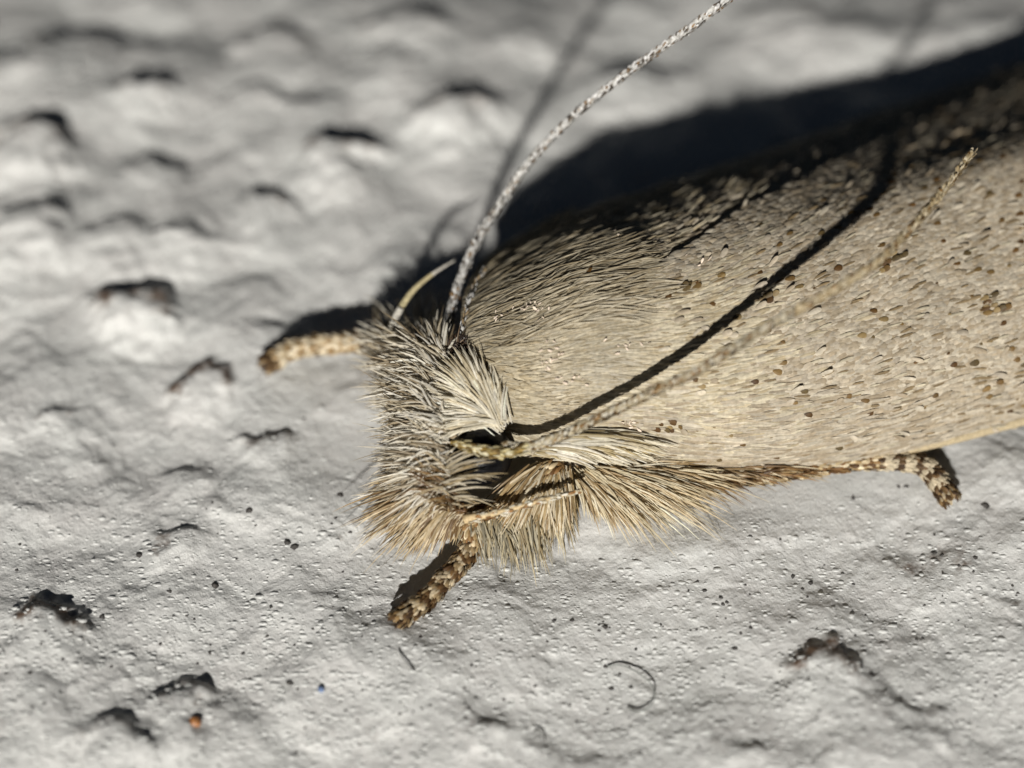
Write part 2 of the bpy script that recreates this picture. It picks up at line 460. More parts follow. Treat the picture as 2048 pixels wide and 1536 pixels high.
# body: one closed surface, head to tail, under wings and hair
def make_body():
    ang = np.linspace(0, 2*np.pi, 40, endpoint=False)
    st = []
    # head to thorax to abdomen: centre, half-width, half-height, axis
    cs = [((800,850,1.0), .15, .15), ((815,850,1.1), .75, .6), ((850,840,1.25), 1.15, .85), ((900,820,1.35), 1.2, .95), ((950,790,1.3), 1.25, .95),
          ((1020,760,1.3), 1.5, 1.0), ((1120,720,1.3), 1.7, 1.05), ((1260,670,1.3), 1.8, 1.1), ((1450,600,1.3), 1.7, 1.1),
          ((1700,510,1.25), 1.5, 1.0), ((2000,400,1.2), 1.3, .9), ((2300,300,1.1), 1.2, .9), ((2500,240,.9), .6, .5), ((2540,230,.85), .1, .1)]
    cc = np.array([P(*c[0]) for c in cs]); hw = np.array([[c[1], c[2]] for c in cs])
    t = np.linspace(0, len(cs)-1, 90)
    c = cr(cc, t); h = np.maximum(cr(hw, t), .05)
    tan = nrm(np.gradient(c, axis=0)); s = nrm(np.cross(tan, [0, 0, 1.])); u = np.cross(s, tan)
    V = c[:, None]+s[:, None]*(np.cos(ang)[None, :, None]*h[:, None, :1])+u[:, None]*(np.sin(ang)[None, :, None]*h[:, None, 1:])
    n_, k = len(t), len(ang)
    i = np.arange(n_-1)[:, None]; j = np.arange(k)[None]
    F = np.stack([i*k+j, i*k+(j+1) % k, (i+1)*k+(j+1) % k, (i+1)*k+j], -1).reshape(-1, 4).tolist()
    F.append(list(range(k))); F.append([(n_-1)*k+q for q in range(k)][::-1])
    V = V.reshape(-1, 3)
    return mesh_obj('body', V, F, M_skin, moth, col=np.tile(srgb(140, 124, 98), (len(V), 1)))
body = make_body()
fw_near = grid_mesh('forewing', REG == 0, 0, TAN*.8, moth, M_skin, 'near forewing, pale tan with scattered brown dots')
fw_far = grid_mesh('forewing', dil(REG == 2, 8), -.15, TAN*.5, moth, M_skin, 'far forewing, turned away from the light')  # skin is a darker copy of the same tan, far-side shade in its colour
thx = grid_mesh('thorax_cape', dil(REG == 1, 1), -.02, TAN*.75, moth, M_skin, 'rounded shoulder cape of long tan hair scales')

# sampling of the shell by area
cell = np.linalg.norm(np.cross(SP[1:, :-1]-SP[:-1, :-1], SP[:-1, 1:]-SP[:-1, :-1]), axis=-1)
vis = (SX[:-1, :-1] < 2180)
def sample(N, mask):
    wgt = (cell*(mask[:-1, :-1] & vis)).ravel(); wgt = wgt/wgt.sum()
    k = rng.choice(len(wgt), N, p=wgt)
    i, j = np.unravel_index(k, cell.shape)
    u = uu[i, 0]+rng.random(N)*(uu[1, 0]-uu[0, 0]); v = vv[0, j]+rng.random(N)*(vv[0, 1]-vv[0, 0])
    return u, v
def flow(u, v, du, dv, x, y):
    """direction the scales lie in, on the surface"""
    # fan: on the near wing the scales spread a little towards the near edge
    k = .10*np.sin(u*1.3)+.12*(2.6-v)/2.6*np.clip(1-u/4, 0, 1)
    return nrm(du-dv*k[:, None]*1.0)
PAL_W = [srgb(188,173,148), srgb(196,183,159), srgb(178,162,135), srgb(183,170,148), srgb(200,188,165), srgb(168,151,124)]
PAL_W = [(p*.90+.10*p.mean())*.95 for p in PAL_W]
PAL_TH = [srgb(196,183,154), srgb(184,169,138), srgb(204,192,164), srgb(172,156,124), srgb(192,180,154)]
PAL_TH = [(p*.92+.08*p.mean())*1.0 for p in PAL_TH]
def shell_scales(N, mask, L, W, off, pal, lift=(.05, .22), prof='scale', jit=.10, cup=.25, var=.10, rootc=.75, shortnear=False):
    u, v = sample(N, mask)
    p, du, dv, nn = Sfull(u, v); nn = nn*SGN
    x, y, _ = proj(p)
    d = flow(u, v, du, dv, x, y)
    s = np.cross(nn, d)
    l = rng.uniform(L[0], L[1], (N, 1))
    if prof == 'hair' or shortnear:
        d0 = np.hypot(x-960, y-790)
        l = l*np.clip(.55+d0/380, .5, 1.1)[:, None]
    # patches where neighbouring scales are ruffled together
    pn = perlin(p[:, 0]*1.3+50, p[:, 1]*1.3+p[:, 2]+50, 77)
    lf = rng.uniform(lift[0], lift[1], (N, 1))*(1+1.4*np.clip(pn, 0, 1)[:, None])
    a = p+nn*(off(x, y)[:, None] if callable(off) else off)
    dd = nrm(d+s*(jit*rng.standard_normal((N, 1))+.12*perlin(p[:, 0]*.8, p[:, 1]*.8+p[:, 2], 78)[:, None])+nn*lf)
    # follow the surface: the tip is measured from the surface beneath it
    c = a+dd*l
    curv = .5*l*l*.16
    c = c-nn*curv
    m = (a+c)/2+nn*curv*.55
    nor = nrm(nn+.16*rng.standard_normal((N, 3)))
    col = pick(pal, N, var)
    tone = 1+.12*perlin(p[:, 0]*.9+9, p[:, 1]*.9+9, 79)
    return blades(a, m, c, rng.uniform(W[0], W[1], N), nor, col*tone[:, None], prof, 1.0, rootc, cup)
d0g = np.hypot(SX-960, SY-790)
SEAM = np.array([(1120,487),(1190,490),(1250,507),(1285,560),(1330,522),(1400,482),(1470,432),(1540,396),(1700,312),(1900,216)], float)
def seam_d(x, y):
    d = np.full(x.shape, 1e9)
    for (ax, ay), (bx_, by_) in zip(SEAM[:-1], SEAM[1:]):
        ex, ey = bx_-ax, by_-ay; t = np.clip(((x-ax)*ex+(y-ay)*ey)/(ex*ex+ey*ey), 0, 1)
        d = np.minimum(d, np.hypot(x-ax-t*ex, y-ay-t*ey))
    return d
fade = lambda x: np.clip(1.15-(x-1330)/420, .25, 1)
off_far = lambda x, y: -.03-.09*fade(x)*np.exp(-(seam_d(x, y)/34)**2)
off_cape = lambda x, y: .03+.045*fade(x)*np.exp(-(seam_d(x, y)/45)**2)
mN = (REG == 0); mT = (REG == 1); mF = (REG == 2)
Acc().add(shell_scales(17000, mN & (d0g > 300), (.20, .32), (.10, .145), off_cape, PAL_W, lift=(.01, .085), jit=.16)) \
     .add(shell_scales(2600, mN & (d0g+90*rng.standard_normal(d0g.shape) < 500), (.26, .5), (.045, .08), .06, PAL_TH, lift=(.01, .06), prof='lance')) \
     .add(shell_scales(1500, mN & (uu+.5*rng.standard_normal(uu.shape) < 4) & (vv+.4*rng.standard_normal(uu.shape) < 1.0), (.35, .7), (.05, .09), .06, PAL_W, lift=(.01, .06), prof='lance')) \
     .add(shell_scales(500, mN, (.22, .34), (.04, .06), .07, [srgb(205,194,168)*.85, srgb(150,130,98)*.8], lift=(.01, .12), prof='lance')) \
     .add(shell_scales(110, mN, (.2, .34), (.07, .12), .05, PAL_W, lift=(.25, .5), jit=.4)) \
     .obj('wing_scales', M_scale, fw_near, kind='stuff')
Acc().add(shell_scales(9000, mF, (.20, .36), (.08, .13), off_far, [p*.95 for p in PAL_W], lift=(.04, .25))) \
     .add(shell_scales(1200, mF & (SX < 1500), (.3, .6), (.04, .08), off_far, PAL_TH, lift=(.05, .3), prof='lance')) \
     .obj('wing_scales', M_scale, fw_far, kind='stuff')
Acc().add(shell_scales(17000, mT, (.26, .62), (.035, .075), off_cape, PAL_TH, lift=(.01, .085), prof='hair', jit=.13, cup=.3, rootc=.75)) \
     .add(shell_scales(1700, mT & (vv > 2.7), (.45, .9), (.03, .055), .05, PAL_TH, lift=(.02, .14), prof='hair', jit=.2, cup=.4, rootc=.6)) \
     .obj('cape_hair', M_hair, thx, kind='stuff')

# ---- brown dots: single dark scales at their places on the near wing
def z5(l): return [(1400+x/3.07, 200+y/3.07) for x, y in l]
def z6(l): return [(1400+x/3.16, 700+y/3.16) for x, y in l]
def z7(l): return [(1100+x/4.096, 750+y/4.096) for x, y in l]
def z4(l): return [(900+x/3.413, 350+y/3.413) for x, y in l]
DOTS = z5([(1200,475),(1180,530),(1125,597),(1065,630),(1370,553),(1445,518),(1285,665),(1035,680),(925,708),(1080,722),(840,797),(750,632),(555,838),(490,910),(730,845),(350,1175),(545,1120),(845,1040),(1095,890),(1620,938),(1770,1067),(1700,1035),(1855,1370),(1055,1292),(1115,1357),(230,1350),(155,1422),(395,1425),(70,1255),(990,1448),(1900,1515),(1950,733),(1830,755),(1940,585),(1770,590),(1720,400),(1860,365),(1975,885),(1915,925),(1290,420),(135,1082),(345,1070),(365,785),(1440,775),(1560,1010),(600,1150)]) \
     + z6([(505,80),(480,145),(345,195),(20,215),(655,245),(580,328),(935,285),(1025,322),(1070,378),(1235,350),(1460,288),(1730,75),(1790,235),(1810,300),(1885,200),(2030,95),(1955,380),(1805,355),(245,588),(880,597),(455,670),(1300,525),(680,400)]) \
     + z7([(870,100),(1035,25),(1160,40),(1245,80),(1670,45),(1550,550),(1370,670),(1820,665),(500,300)]) \
     + z4([(1850,690),(1785,885),(1960,990),(1875,1070),(1900,1160),(1540,1380),(1670,1395),(1720,1430),(1410,1450),(1630,1340)])
CLUS = [(1765,530,4),(1782,515,4),(1755,540,3),(1798,512,3),(1975,598,4),(1985,615,4),(1968,618,3),(1995,622,2),(1332,848,3),(1345,846,3),(1318,852,2),(1372,580,3),(1385,575,2),(1345,590,2),(1180,553,2),(1545,603,2),(1530,600,1)]
vmask = (SN@(-FWD) > .1)
def hit(x, y):
    d = np.where(vmask, (SX-x)**2+(SY-y)**2, 1e9)
    k = np.argmin(d); i, j = np.unravel_index(k, d.shape)
    return i, j
root, mid, tip, wd, nor, cl = [], [], [], [], [], []
def dot(x, y, big=1.0, lift=.10):
    i, j = hit(x, y)
    p, n_, du = SP[i, j].copy(), SN[i, j], SDU[i, j]
    s = np.cross(n_, du)
    d = nrm(du+s*random.gauss(0, .15))
    L = .17*big*random.uniform(.85, 1.15)
    c0 = p+n_*(.055+random.uniform(0, .03))
    root.append(c0-d*L*.5); tip.append(c0+d*L*.5+n_*lift*L); mid.append(c0+n_*.01)
    wd.append(.105*big*random.uniform(.85, 1.2)); nor.append(nrm(n_+np.array([random.gauss(0, .1) for _ in range(3)])))
    cl.append(random.choice([srgb(104,76,40), srgb(90,64,34), srgb(118,92,54), srgb(100,84,54), srgb(146,124,84), srgb(134,108,66)])*random.uniform(.6, 1.0))
for x, y in DOTS: dot(x, y, random.uniform(.85, 1.1))
for x, y, k in CLUS:
    for _ in range(k): dot(x+random.gauss(0, 6), y+random.gauss(0, 4), random.uniform(.8, 1.2), .35)
for _ in range(9):
    x = random.uniform(1880, 2120); y = random.uniform(250, 820); dot(x, y, random.uniform(.7, 1))
for _ in range(20):
    x = random.uniform(1350, 2040); y = random.uniform(560, 900)-(x-1350)*.08; dot(x, y, random.uniform(.35, .6))
a = [np.array(q) for q in (root, mid, tip, wd, nor, cl)]
Acc().add(blades(*a, 'scale', 1.0, .9, .15)).obj('brown_dots', M_scale, fw_near, kind='stuff')
# pale rosy flecks painted on the cape as sparkling highlights
fl = []
def fleck(x, y, n, sx, sy):
    for _ in range(n*2//3):
        i, j = hit(x+random.gauss(0, sx), y+random.gauss(0, sy)); p = SP[i, j]; n_ = SN[i, j]; r = random.uniform(.03, .06)
        d = nrm(SDU[i, j]+np.array([random.gauss(0, .8) for _ in range(3)])); c0 = p+n_*.10
        fl.append((c0-d*r, c0+n_*.02, c0+d*r+n_*.03, r*.9, nrm(n_+np.array([random.gauss(0, .4) for _ in range(3)])), srgb(228, 210, 190)))
for a_ in ((1045,622,26,24,10),(1100,715,26,16,16),(1140,760,14,16,9),(1265,688,14,16,7),(1000,640,10,10,10),(1260,845,18,20,10),(1360,528,8,30,10),(1225,478,6,12,6)): fleck(*a_)
f_ = [np.array(q) for q in zip(*fl)]
Acc().add(blades(*f_, 'scale', 1.0, 1.0, .3)).obj('pale_flecks', M_scale, thx, kind='stuff')
# pale rim along the near wing edge
ue = np.linspace(.9, NU-1.2, 60); edge = S(ue, np.zeros_like(ue))
V, F_, _x = tube(edge[::3], np.linspace(.04, .15, len(edge[::3])), seg=10, n=140)
mesh_obj('wing_edge', V, F_, M_scale, fw_near, col=np.tile(srgb(206,188,152)*.8, (len(V), 1)))
Np = 2600; te = rng.random(Np)
u_ = .7+te*(5.6-.7); p, du, dv, nn = Sfull(u_, np.zeros(Np)+.02)
out = -dv
a0 = p+.02*rng.standard_normal((Np, 3)); cdir = nrm(du+out*rng.uniform(.1, .5, (Np, 1)))
l = rng.uniform(.14, .3, (Np, 1))
Acc().add(blades(a0, a0+cdir*l*.5, a0+cdir*l, rng.uniform(.03, .06, Np), nrm(nn*SGN-FWD), pick([srgb(206,188,152)*.85, srgb(190,172,138)*.85], Np), 'lance')) \
     .obj('wing_fringe', M_scale, fw_near, kind='stuff')

# ---- eye
def ball(name, c, r, mat, parent, sq=(1, 1, 1), col=None, nu_=40, nv_=24):
    th = np.linspace(0, 2*np.pi, nu_, endpoint=False); ph = np.linspace(0, np.pi, nv_)[1:-1]
    V = [[0, 0, 1]]+[[math.sin(b)*math.cos(a), math.sin(b)*math.sin(a), math.cos(b)] for b in ph for a in th]+[[0, 0, -1]]
    V = np.array(V)*r*np.array(sq)+c
    k = nu_; F = [[0, 1+j, 1+(j+1) % k] for j in range(k)]
    for i in range(len(ph)-1):
        F += [[1+i*k+j, 1+(i+1)*k+j, 1+(i+1)*k+(j+1) % k, 1+i*k+(j+1) % k] for j in range(k)]
    L_ = len(V)-1; b0 = 1+(len(ph)-1)*k
    F += [[L_, b0+(j+1) % k, b0+j] for j in range(k)]
    return mesh_obj(name, V, F, mat, parent, col=None if col is None else np.tile(col, (len(V), 1)))
ball('eye', P(962, 908, 1.52), .62, M_eye, moth)

# ---- head hair
GREY = [srgb(204,195,176), srgb(214,207,190), srgb(180,168,144), srgb(224,218,204), srgb(150,134,108)*.9]
GOLD = [srgb(186,164,124)*.95, srgb(204,184,148)*.95, srgb(156,130,90)*.9, srgb(218,202,170), srgb(130,102,66)*.85]
CRM = [srgb(222,214,192), srgb(214,205,182), srgb(230,223,206), srgb(196,183,154)]
BROWN = [srgb(134,98,58)*.8, srgb(110,78,44)*.8, srgb(160,126,82)*.8]
face = Acc()
face.add(groom([
  [((768,690,1.2),(722,668,.9)),((790,750,1.25),(742,730,.9)),((815,820,1.25),(766,802,.9)),((828,885,1.15),(780,884,.8)),((828,945,1.0),(774,958,.7)),((835,1010,.9),(742,1022,.6))],
  [((830,690,1.9),(768,650,1.6)),((835,755,2.0),(765,725,1.7)),((842,820,2.0),(770,800,1.6)),((850,880,1.9),(775,872,1.5)),((855,940,1.7),(775,945,1.2)),((880,1000,1.3),(790,1015,.8))],
  [((885,705,2.35),(835,655,2.3)),((885,765,2.4),(820,720,2.3)),((888,825,2.35),(820,795,2.2)),((892,880,2.15),(822,862,2.0)),((895,935,1.9),(822,930,1.7)),((905,990,1.5),(828,1000,1.2))]],
  3300, GREY, w=(.026, .056), jr=.07, jt=.30, lj=.5, rootc=.9, roll=.45, nb=(-.2, -.9, .7)))
face.add(groom([[((760,700,1.0),(735,620,1.0)),((800,690,1.2),(775,600,1.2)),((840,690,1.4),(840,590,1.4)),((880,690,1.5),(890,590,1.5))],
                [((740,700,.8),(690,640,.7)),((790,680,.9),(740,590,.8)),((840,670,.9),(810,560,.8)),((890,670,1.0),(880,560,.9))]],
  45, [c*.8 for c in GREY], w=(.045, .08), jt=.25, rootc=.5))
face.add(groom([[((845,720,2.0),(815,660,2.1)),((870,715,2.2),(860,650,2.3)),((890,710,2.3),(905,655,2.3))],
                [((790,710,1.5),(770,650,1.5)),((830,710,1.8),(820,650,1.8)),((870,700,2.1),(875,640,2.1))]],
  260, GREY, w=(.035, .06), jt=.2, rootc=.5))
face.add(groom([[((860,960,1.4),(738,1000,.8)),((880,985,1.3),(712,1048,.5)),((885,1000,1.2),(722,1072,.4)),((895,1015,1.1),(770,1092,.3)),((905,1020,1.0),(812,1112,.25))]],
  60, [srgb(150,136,110)*.8, srgb(110,96,76)*.8, srgb(206,196,172)], w=(.018, .034), jr=.05, jt=.12, lj=.25))
face.add(groom([[((800,740,1.6),(722,690,1.3)),((820,800,1.7),(735,770,1.3)),((830,860,1.7),(742,850,1.2)),((835,920,1.5),(738,930,1.0))]],
  110, [srgb(214,208,194), srgb(190,182,164), srgb(150,138,116)], w=(.016, .03), jr=.07, jt=.28, lj=.4))
face.obj('face_hair', M_hair, body, kind='stuff')
collar = Acc()
collar.add(groom([
  [((1008,846,2.1),(868,862,2.1)),((1006,845,2.15),(866,832,2.2)),((1000,860,2.05),(880,785,2.35)),((995,850,2.2),(900,740,2.5)),((1000,845,2.2),(945,722,2.5)),((1012,852,2.1),(988,765,2.45))],
  [((945,848,2.15),(862,862,2.05)),((940,840,2.15),(864,822,2.2)),((940,812,2.3),(872,770,2.4)),((940,775,2.5),(885,715,2.5)),((960,760,2.6),(925,705,2.6)),((990,800,2.4),(968,745,2.6))]],
  1700, CRM, w=(.03, .056), jr=.05, jt=.12, lj=.35, rootc=.9, roll=.3, nb=(-.2, -1.0, .75)))
collar.obj('collar_hair', M_hair, body, kind='stuff')
# small dark hairs at the notch where the antenna rises
Acc().add(groom([[((885,715,2.2),(870,690,2.3)),((905,705,2.3),(915,670,2.5)),((930,700,2.5),(955,680,2.7))]], 90, [srgb(84,66,50), srgb(60,50,44), srgb(120,100,78)], w=(.02, .04), jt=.35)) \
     .obj('notch_hair', M_hair, body, kind='stuff')

# ---- near labial palp: the golden brush below the eye
pp = PA([(905,900,1.5),(890,950,1.5),(900,1000,1.1),(940,1038,.8)])
V, F_, _x = tube(pp, [.10, .22, .2, .12], n=24)
palp = mesh_obj('labial_palp', V, F_, M_skin, moth, col=np.tile(srgb(110,80,46), (len(V), 1)), label='near palp, a golden brown brush of hair')
ac = Acc()
ac.add(groom([
  [((885,935,1.5),(752,960,.9)),((888,960,1.4),(735,1015,.7)),((892,980,1.3),(722,1050,.5)),((898,1000,1.2),(755,1080,.35)),((905,1010,1.1),(812,1108,.25)),((918,1022,1.0),(868,1092,.3)),((938,1036,.85),(925,1072,.3))],
  [((860,950,1.4),(785,975,1.1)),((865,970,1.4),(775,1015,1.0)),((868,990,1.3),(775,1045,.8)),((875,1008,1.2),(795,1070,.6)),((888,1020,1.1),(830,1085,.5)),((905,1030,1.0),(875,1070,.5)),((925,1040,.85),(915,1065,.4))]],
  1250, GOLD, w=(.024, .05), jr=.05, jt=.15, lj=.4, rootc=.8, roll=.4, nb=(-.2, -.9, .7)))
ac.add(groom([[((880,925,1.8),(925,880,2.2)),((882,940,1.8),(975,893,2.3)),((884,955,1.75),(1000,925,2.1)),((886,970,1.7),(1005,955,1.9)),((890,985,1.6),(1000,985,1.6)),((900,1000,1.4),(975,1008,1.3))]],
  48, [srgb(206,190,156)*.95, srgb(188,166,124)*.8, srgb(216,204,178)*.85], w=(.03, .05), jr=.05, jt=.10, lj=.5, rootc=.65))
ac.add(groom([[((880,930,1.7),(845,880,1.9)),((885,960,1.7),(835,935,1.9)),((890,985,1.5),(850,975,1.8)),((900,1005,1.3),(880,990,1.6)),((920,1020,1.1),(950,1015,1.2))]],
  220, GOLD+BROWN, w=(.03, .05), jr=.10, jt=.35, lj=.5))
ac.obj('palp_hair', M_hair, palp, kind='stuff')
# far labial palp
pp = PA([(850,800,1.4),(800,740,1.1),(745,690,.8)])
V, F_, _x = tube(pp, [.2, .25, .15], n=20)
palp2 = mesh_obj('labial_palp', V, F_, M_skin, moth, col=np.tile(srgb(110,88,60), (len(V), 1)), label='far palp, mostly hidden in the face hair')
Acc().add(groom([[((750,700,.9),(725,675,.9)),((775,700,1.1),(745,670,1.3)),((800,710,1.3),(790,675,1.5)),((820,730,1.5),(800,690,1.7))]], 320, BROWN+GREY, w=(.035, .07), jr=.12, jt=.3)) \
     .obj('palp_hair', M_hair, palp2, kind='stuff')

# ---- antennae
WHT = [srgb(214,212,206)*.9, srgb(196,192,184)*.85, srgb(226,224,220)*.9]
def ant_col(t, th):
    N = len(t); c = pick(WHT, N, .1)
    dark = (rng.random(N) < .26+.1*np.sin(t*400))
    c[dark] = pick([srgb(92,82,70), srgb(70,62,54), srgb(130,104,74)], dark.sum(), .2)
    return c
def antenna(path, rad, label, N, Ls=.12, Ws=.055, cf=ant_col):
    pts = PA(path)
    V, F_, _x = tube(pts, [r*.8 for r in rad], seg=10, n=260, mod=lambda t: 1+.10*np.sin(t*620))
    o = mesh_obj('antenna', V, F_, M_skin, moth, col=np.tile(srgb(96,86,74), (len(V), 1)), label=label)
    a = Acc().add(tube_scales(pts, rad, N, Ls, Ws, cf, lift=.22, twist=.45, jit=.12))
    a.obj('antenna_scales', M_scale, o, kind='stuff')
    return o
A1 = [(886,712,2.0),(893,680,2.0),(902,620,2.05),(925,545,2.2),(958,475,2.45),(1000,408,2.8),(1055,330,3.4),(1120,258,4.0),(1200,188,4.6),(1300,112,5.3),(1380,56,5.8),(1460,-4,6.3),(1600,-110,6.9)]
antenna(A1, [.048,.05,.052,.052,.050,.048,.046,.044,.042,.040,.038,.037,.035], 'far antenna, white and dark scaled, rising to the upper right', 3400)
A2 = [(1000,893,2.15),(1060,893,2.25),(1130,868,2.5),(1230,820,2.95),(1330,772,3.5),(1400,738,3.9),(1550,645,4.55),(1680,572,4.95),(1770,510,5.05),(1860,413,5.0),(1945,305,5.0)]
def ant2_col(t, th):
    N = len(t); c = pick([srgb(200,188,160)*.85, srgb(180,164,132)*.8, srgb(214,206,186)*.85], N, .1)
    dark = rng.random(N) < np.clip(.12+.25*(t > .25)*(t < .55), 0, 1)
    c[dark] = pick([srgb(130,100,60), srgb(100,78,48)], dark.sum(), .2)
    yel = t > .62
    c[yel] = c[yel]*np.array([1.05, .98, .86])
    return c
an2 = antenna(A2, [.075,.07,.065,.06,.056,.052,.05,.048,.045,.04,.025], 'near antenna, sweeping over the wing towards the viewer', 3000, cf=ant2_col)
sp_ = PA([(902,884,2.15),(928,890,2.2),(970,901,2.2),(1010,905,2.2),(1050,896,2.25)])
V, F_, _x = tube(sp_, [.03, .075, .085, .08, .07], n=30)
scp = mesh_obj('scape', V, F_, M_skin, an2, col=np.tile(srgb(140,116,60), (len(V), 1)))
Acc().add(tube_scales(sp_, [.03, .08, .09, .085, .07], 220, .16, .05, lambda t, th: pick([srgb(150,130,80), srgb(200,186,140), srgb(120,98,56), srgb(214,204,170)], len(t), .12), lift=.2)).obj('scape_scales', M_scale, scp, kind='stuff')
# thin curved sensory hook beside the far palp
pp = PA([(772,690,1.6),(790,638,1.9),(822,586,2.0),(862,550,2.0),(910,520,1.95)])
V, F_, _x = tube(pp, [.085, .08, .065, .045, .015], seg=8, n=40)
pf = mesh_obj('palp_tip', V, F_, M_skin, palp2, col=np.tile(srgb(186,170,120)*.9, (len(V), 1)), label='thin pale upturned tip with a yellow middle')
pf.data.attributes['col'].data.foreach_set('color', np.concatenate([np.stack([*(np.where(np.abs(np.linspace(0,1,40)-.55)[:, None] < .2, srgb(206,192,150)[None], srgb(214,208,194)[None])*.9).T, np.ones(40)], -1).repeat(8, 0), np.tile([.5, .45, .3, 1], (2, 1))]).astype(np.float32).ravel())
# second pale stalk by the cape rim
pp = PA([(924,682,2.45),(926,650,2.5),(935,612,2.5),(950,570,2.45),(968,540,2.4)])
Acc().add(tube_scales(pp, [.022, .022, .02, .02, .015], 90, .12, .04, lambda t, th: pick(WHT+[srgb(150,130,100)], len(t), .12), lift=.3)).obj('cape_rim', M_scale, thx, kind='stuff')

# ---- legs
def band(k, ph=0, cream=None, dark=None):
    cream = cream or [srgb(214,196,156)*.88, srgb(200,178,134)*.85]; dark = dark or [srgb(126,100,64)*.75, srgb(104,78,48)*.75, srgb(142,114,76)*.8]
    def f(t, th):
        N = len(t); d = ((t*k+ph+.06*rng.standard_normal(N)) % 1) < .42
        c = pick(cream, N, .1); c[d] = pick(dark, d.sum(), .15); return c
    return f
def leg(name, thigh, rth, tarsus, rta, segs, label, bandf, claws=True, N=900, tcol=None):
    """thigh/shin: one mesh (the part), then tarsal segments as sub-parts"""
    tp = PA(thigh)
    V, F_, _x = tube(tp, [r*.85 for r in rth], n=40)
    o = mesh_obj('leg', V, F_, M_skin, moth, col=np.tile(srgb(128,100,64)*.8, (len(V), 1)), label=label)
    tp2 = PA(tarsus); n_ = len(tp2)-1
    for s in range(segs):
        t = np.linspace(s/segs, (s+1)/segs*.999, 5)*n_
        pts = cr(tp2, t); r = cr(np.array(rta)[:, None], t)[:, 0]
        fl = np.linspace(.75, 1.12, 5)
        V, F_, _x = tube(pts, r*fl*.85, seg=12, n=14)
        base_c = srgb(200,180,140)*.85 if s < segs-1 else srgb(112,84,52)*.8
        mesh_obj('tarsal_segment', V, F_, M_skin, o, col=np.tile(base_c, (len(V), 1)))
    a = Acc()
    a.add(tube_scales(tp, rth, N, .22, .075, tcol or (lambda t, th: pick(GOLD+BROWN, len(t), .15)), lift=.35))
    bf0 = bandf
    def bandf(t, th):
        c = bf0(t, th); k = t > .86; c[k] = pick([srgb(110,84,54)*.75, srgb(84,64,46)*.7, srgb(150,122,82)*.8, srgb(196,178,146)*.8], k.sum(), .15); return c
    a.add(tube_scales(tp2, rta, int(N*.95), .21, .075, bandf, lift=.40, jit=.3))
    a.obj('leg_scales', M_scale, o, kind='stuff')
    if claws:
        e = tp2[-1]; d = nrm(tp2[-1]-tp2[-2]); s = nrm(np.cross(d, [0, 0, 1.]))
        for k in (-1, 1):
            q = np.array([e+s*k*.06, e+d*.12+s*k*.12+np.array([0, 0, .03]), e+d*.22+s*k*.11+np.array([0, 0, -.04])])
            q[:, 2] = np.maximum(q[:, 2], .04)
            V, F_, _x = tube(q, [.035, .025, .006], seg=6, n=8)
            mesh_obj('claw', V, F_, M_skin, o, col=np.tile(srgb(70,52,36), (len(V), 1)))
    return o
L1 = leg('leg', [(850,720,1.2),(800,700,1.0),(755,690,.75),(722,686,.6)], [.18,.17,.16,.15],
    [(725,686,.6),(680,686,.52),(630,690,.45),(580,702,.38),(535,728,.28)], [.15,.155,.15,.145,.14], 5,
    'far foreleg stretched to the left, cream with narrow brown bands', band(7, .2, cream=[srgb(232,218,190)*.95, srgb(220,202,168)*.9], dark=[srgb(160,132,92)*.85, srgb(180,152,112)*.85]))
L2 = leg('leg', [(1120,930,1.1),(1040,1000,.8),(950,1040,.7),(945,1085,.46)], [.24,.2,.15,.14],
    [(948,1080,.46),(925,1120,.36),(888,1160,.28),(852,1198,.22),(800,1236,.17)], [.14,.13,.125,.13,.14], 5,
    'near foreleg reaching down-left, banded brown and cream', band(5.5, .35, cream=[srgb(206,188,156)*.9, srgb(170,146,108)*.8], dark=[srgb(112,84,52)*.7, srgb(92,66,40)*.65, srgb(130,100,64)*.75]))
L3 = leg('leg', [(1170,965,.7),(1280,958,.6),(1420,952,.55),(1560,945,.5),(1700,925,.5),(1745,922,.5)], [.2,.2,.17,.14,.11,.11],
    [(1740,922,.5),(1790,922,.48),(1840,930,.42),(1872,958,.34),(1895,990,.24)], [.10,.12,.14,.15,.14], 5,
    'hind leg running along below the wing edge with its foot out to the right', band(5, .1, cream=[srgb(214,198,168)*.8], dark=[srgb(104,80,52)*.6, srgb(84,62,40)*.6, srgb(126,98,66)*.7]), N=1000)
# femur hair and shin fringe of the near foreleg
ac = Acc()
ac.add(groom([[((1075,925,1.25),(1000,1000,.9)),((1085,935,1.25),(1010,1040,.8)),((1100,935,1.2),(1060,1045,.7)),((1125,935,1.2),(1110,1045,.6)),((1138,940,1.1),(1140,1035,.6))],
              [((1045,960,1.1),(990,1020,.8)),((1055,975,1.1),(1000,1050,.7)),((1080,985,1.0),(1060,1070,.5)),((1110,985,1.0),(1110,1070,.5)),((1130,985,.9),(1142,1060,.4))]],
  1000, [srgb(182,158,114)*.8, srgb(206,190,158), srgb(164,138,98)*.95, srgb(218,206,180)], w=(.03, .055), jt=.12, rootc=.85, roll=.4, nb=(0, -.9, .7)))
ac.add(groom([[((935,1045,.75),(950,1115,.25)),((985,1030,.8),(1000,1130,.2)),((1040,1022,.8),(1060,1128,.2)),((1090,1015,.8),(1100,1100,.2)),((1135,1005,.8),(1142,1080,.25))]],
  620, [srgb(196,182,148)*.85, srgb(206,196,168)*.85, srgb(168,150,112)*.8, srgb(150,142,120)*.8], w=(.026, .048), jr=.06, jt=.16, lj=.45, rootc=.85, roll=.4, nb=(0, -.9, .7)))
ac.obj('leg_hair', M_hair, L2, kind='stuff')
sp2 = PA([(930,1038,1.15),(985,1027,1.35),(1050,1010,1.45),(1105,995,1.45),(1152,984,1.4)])
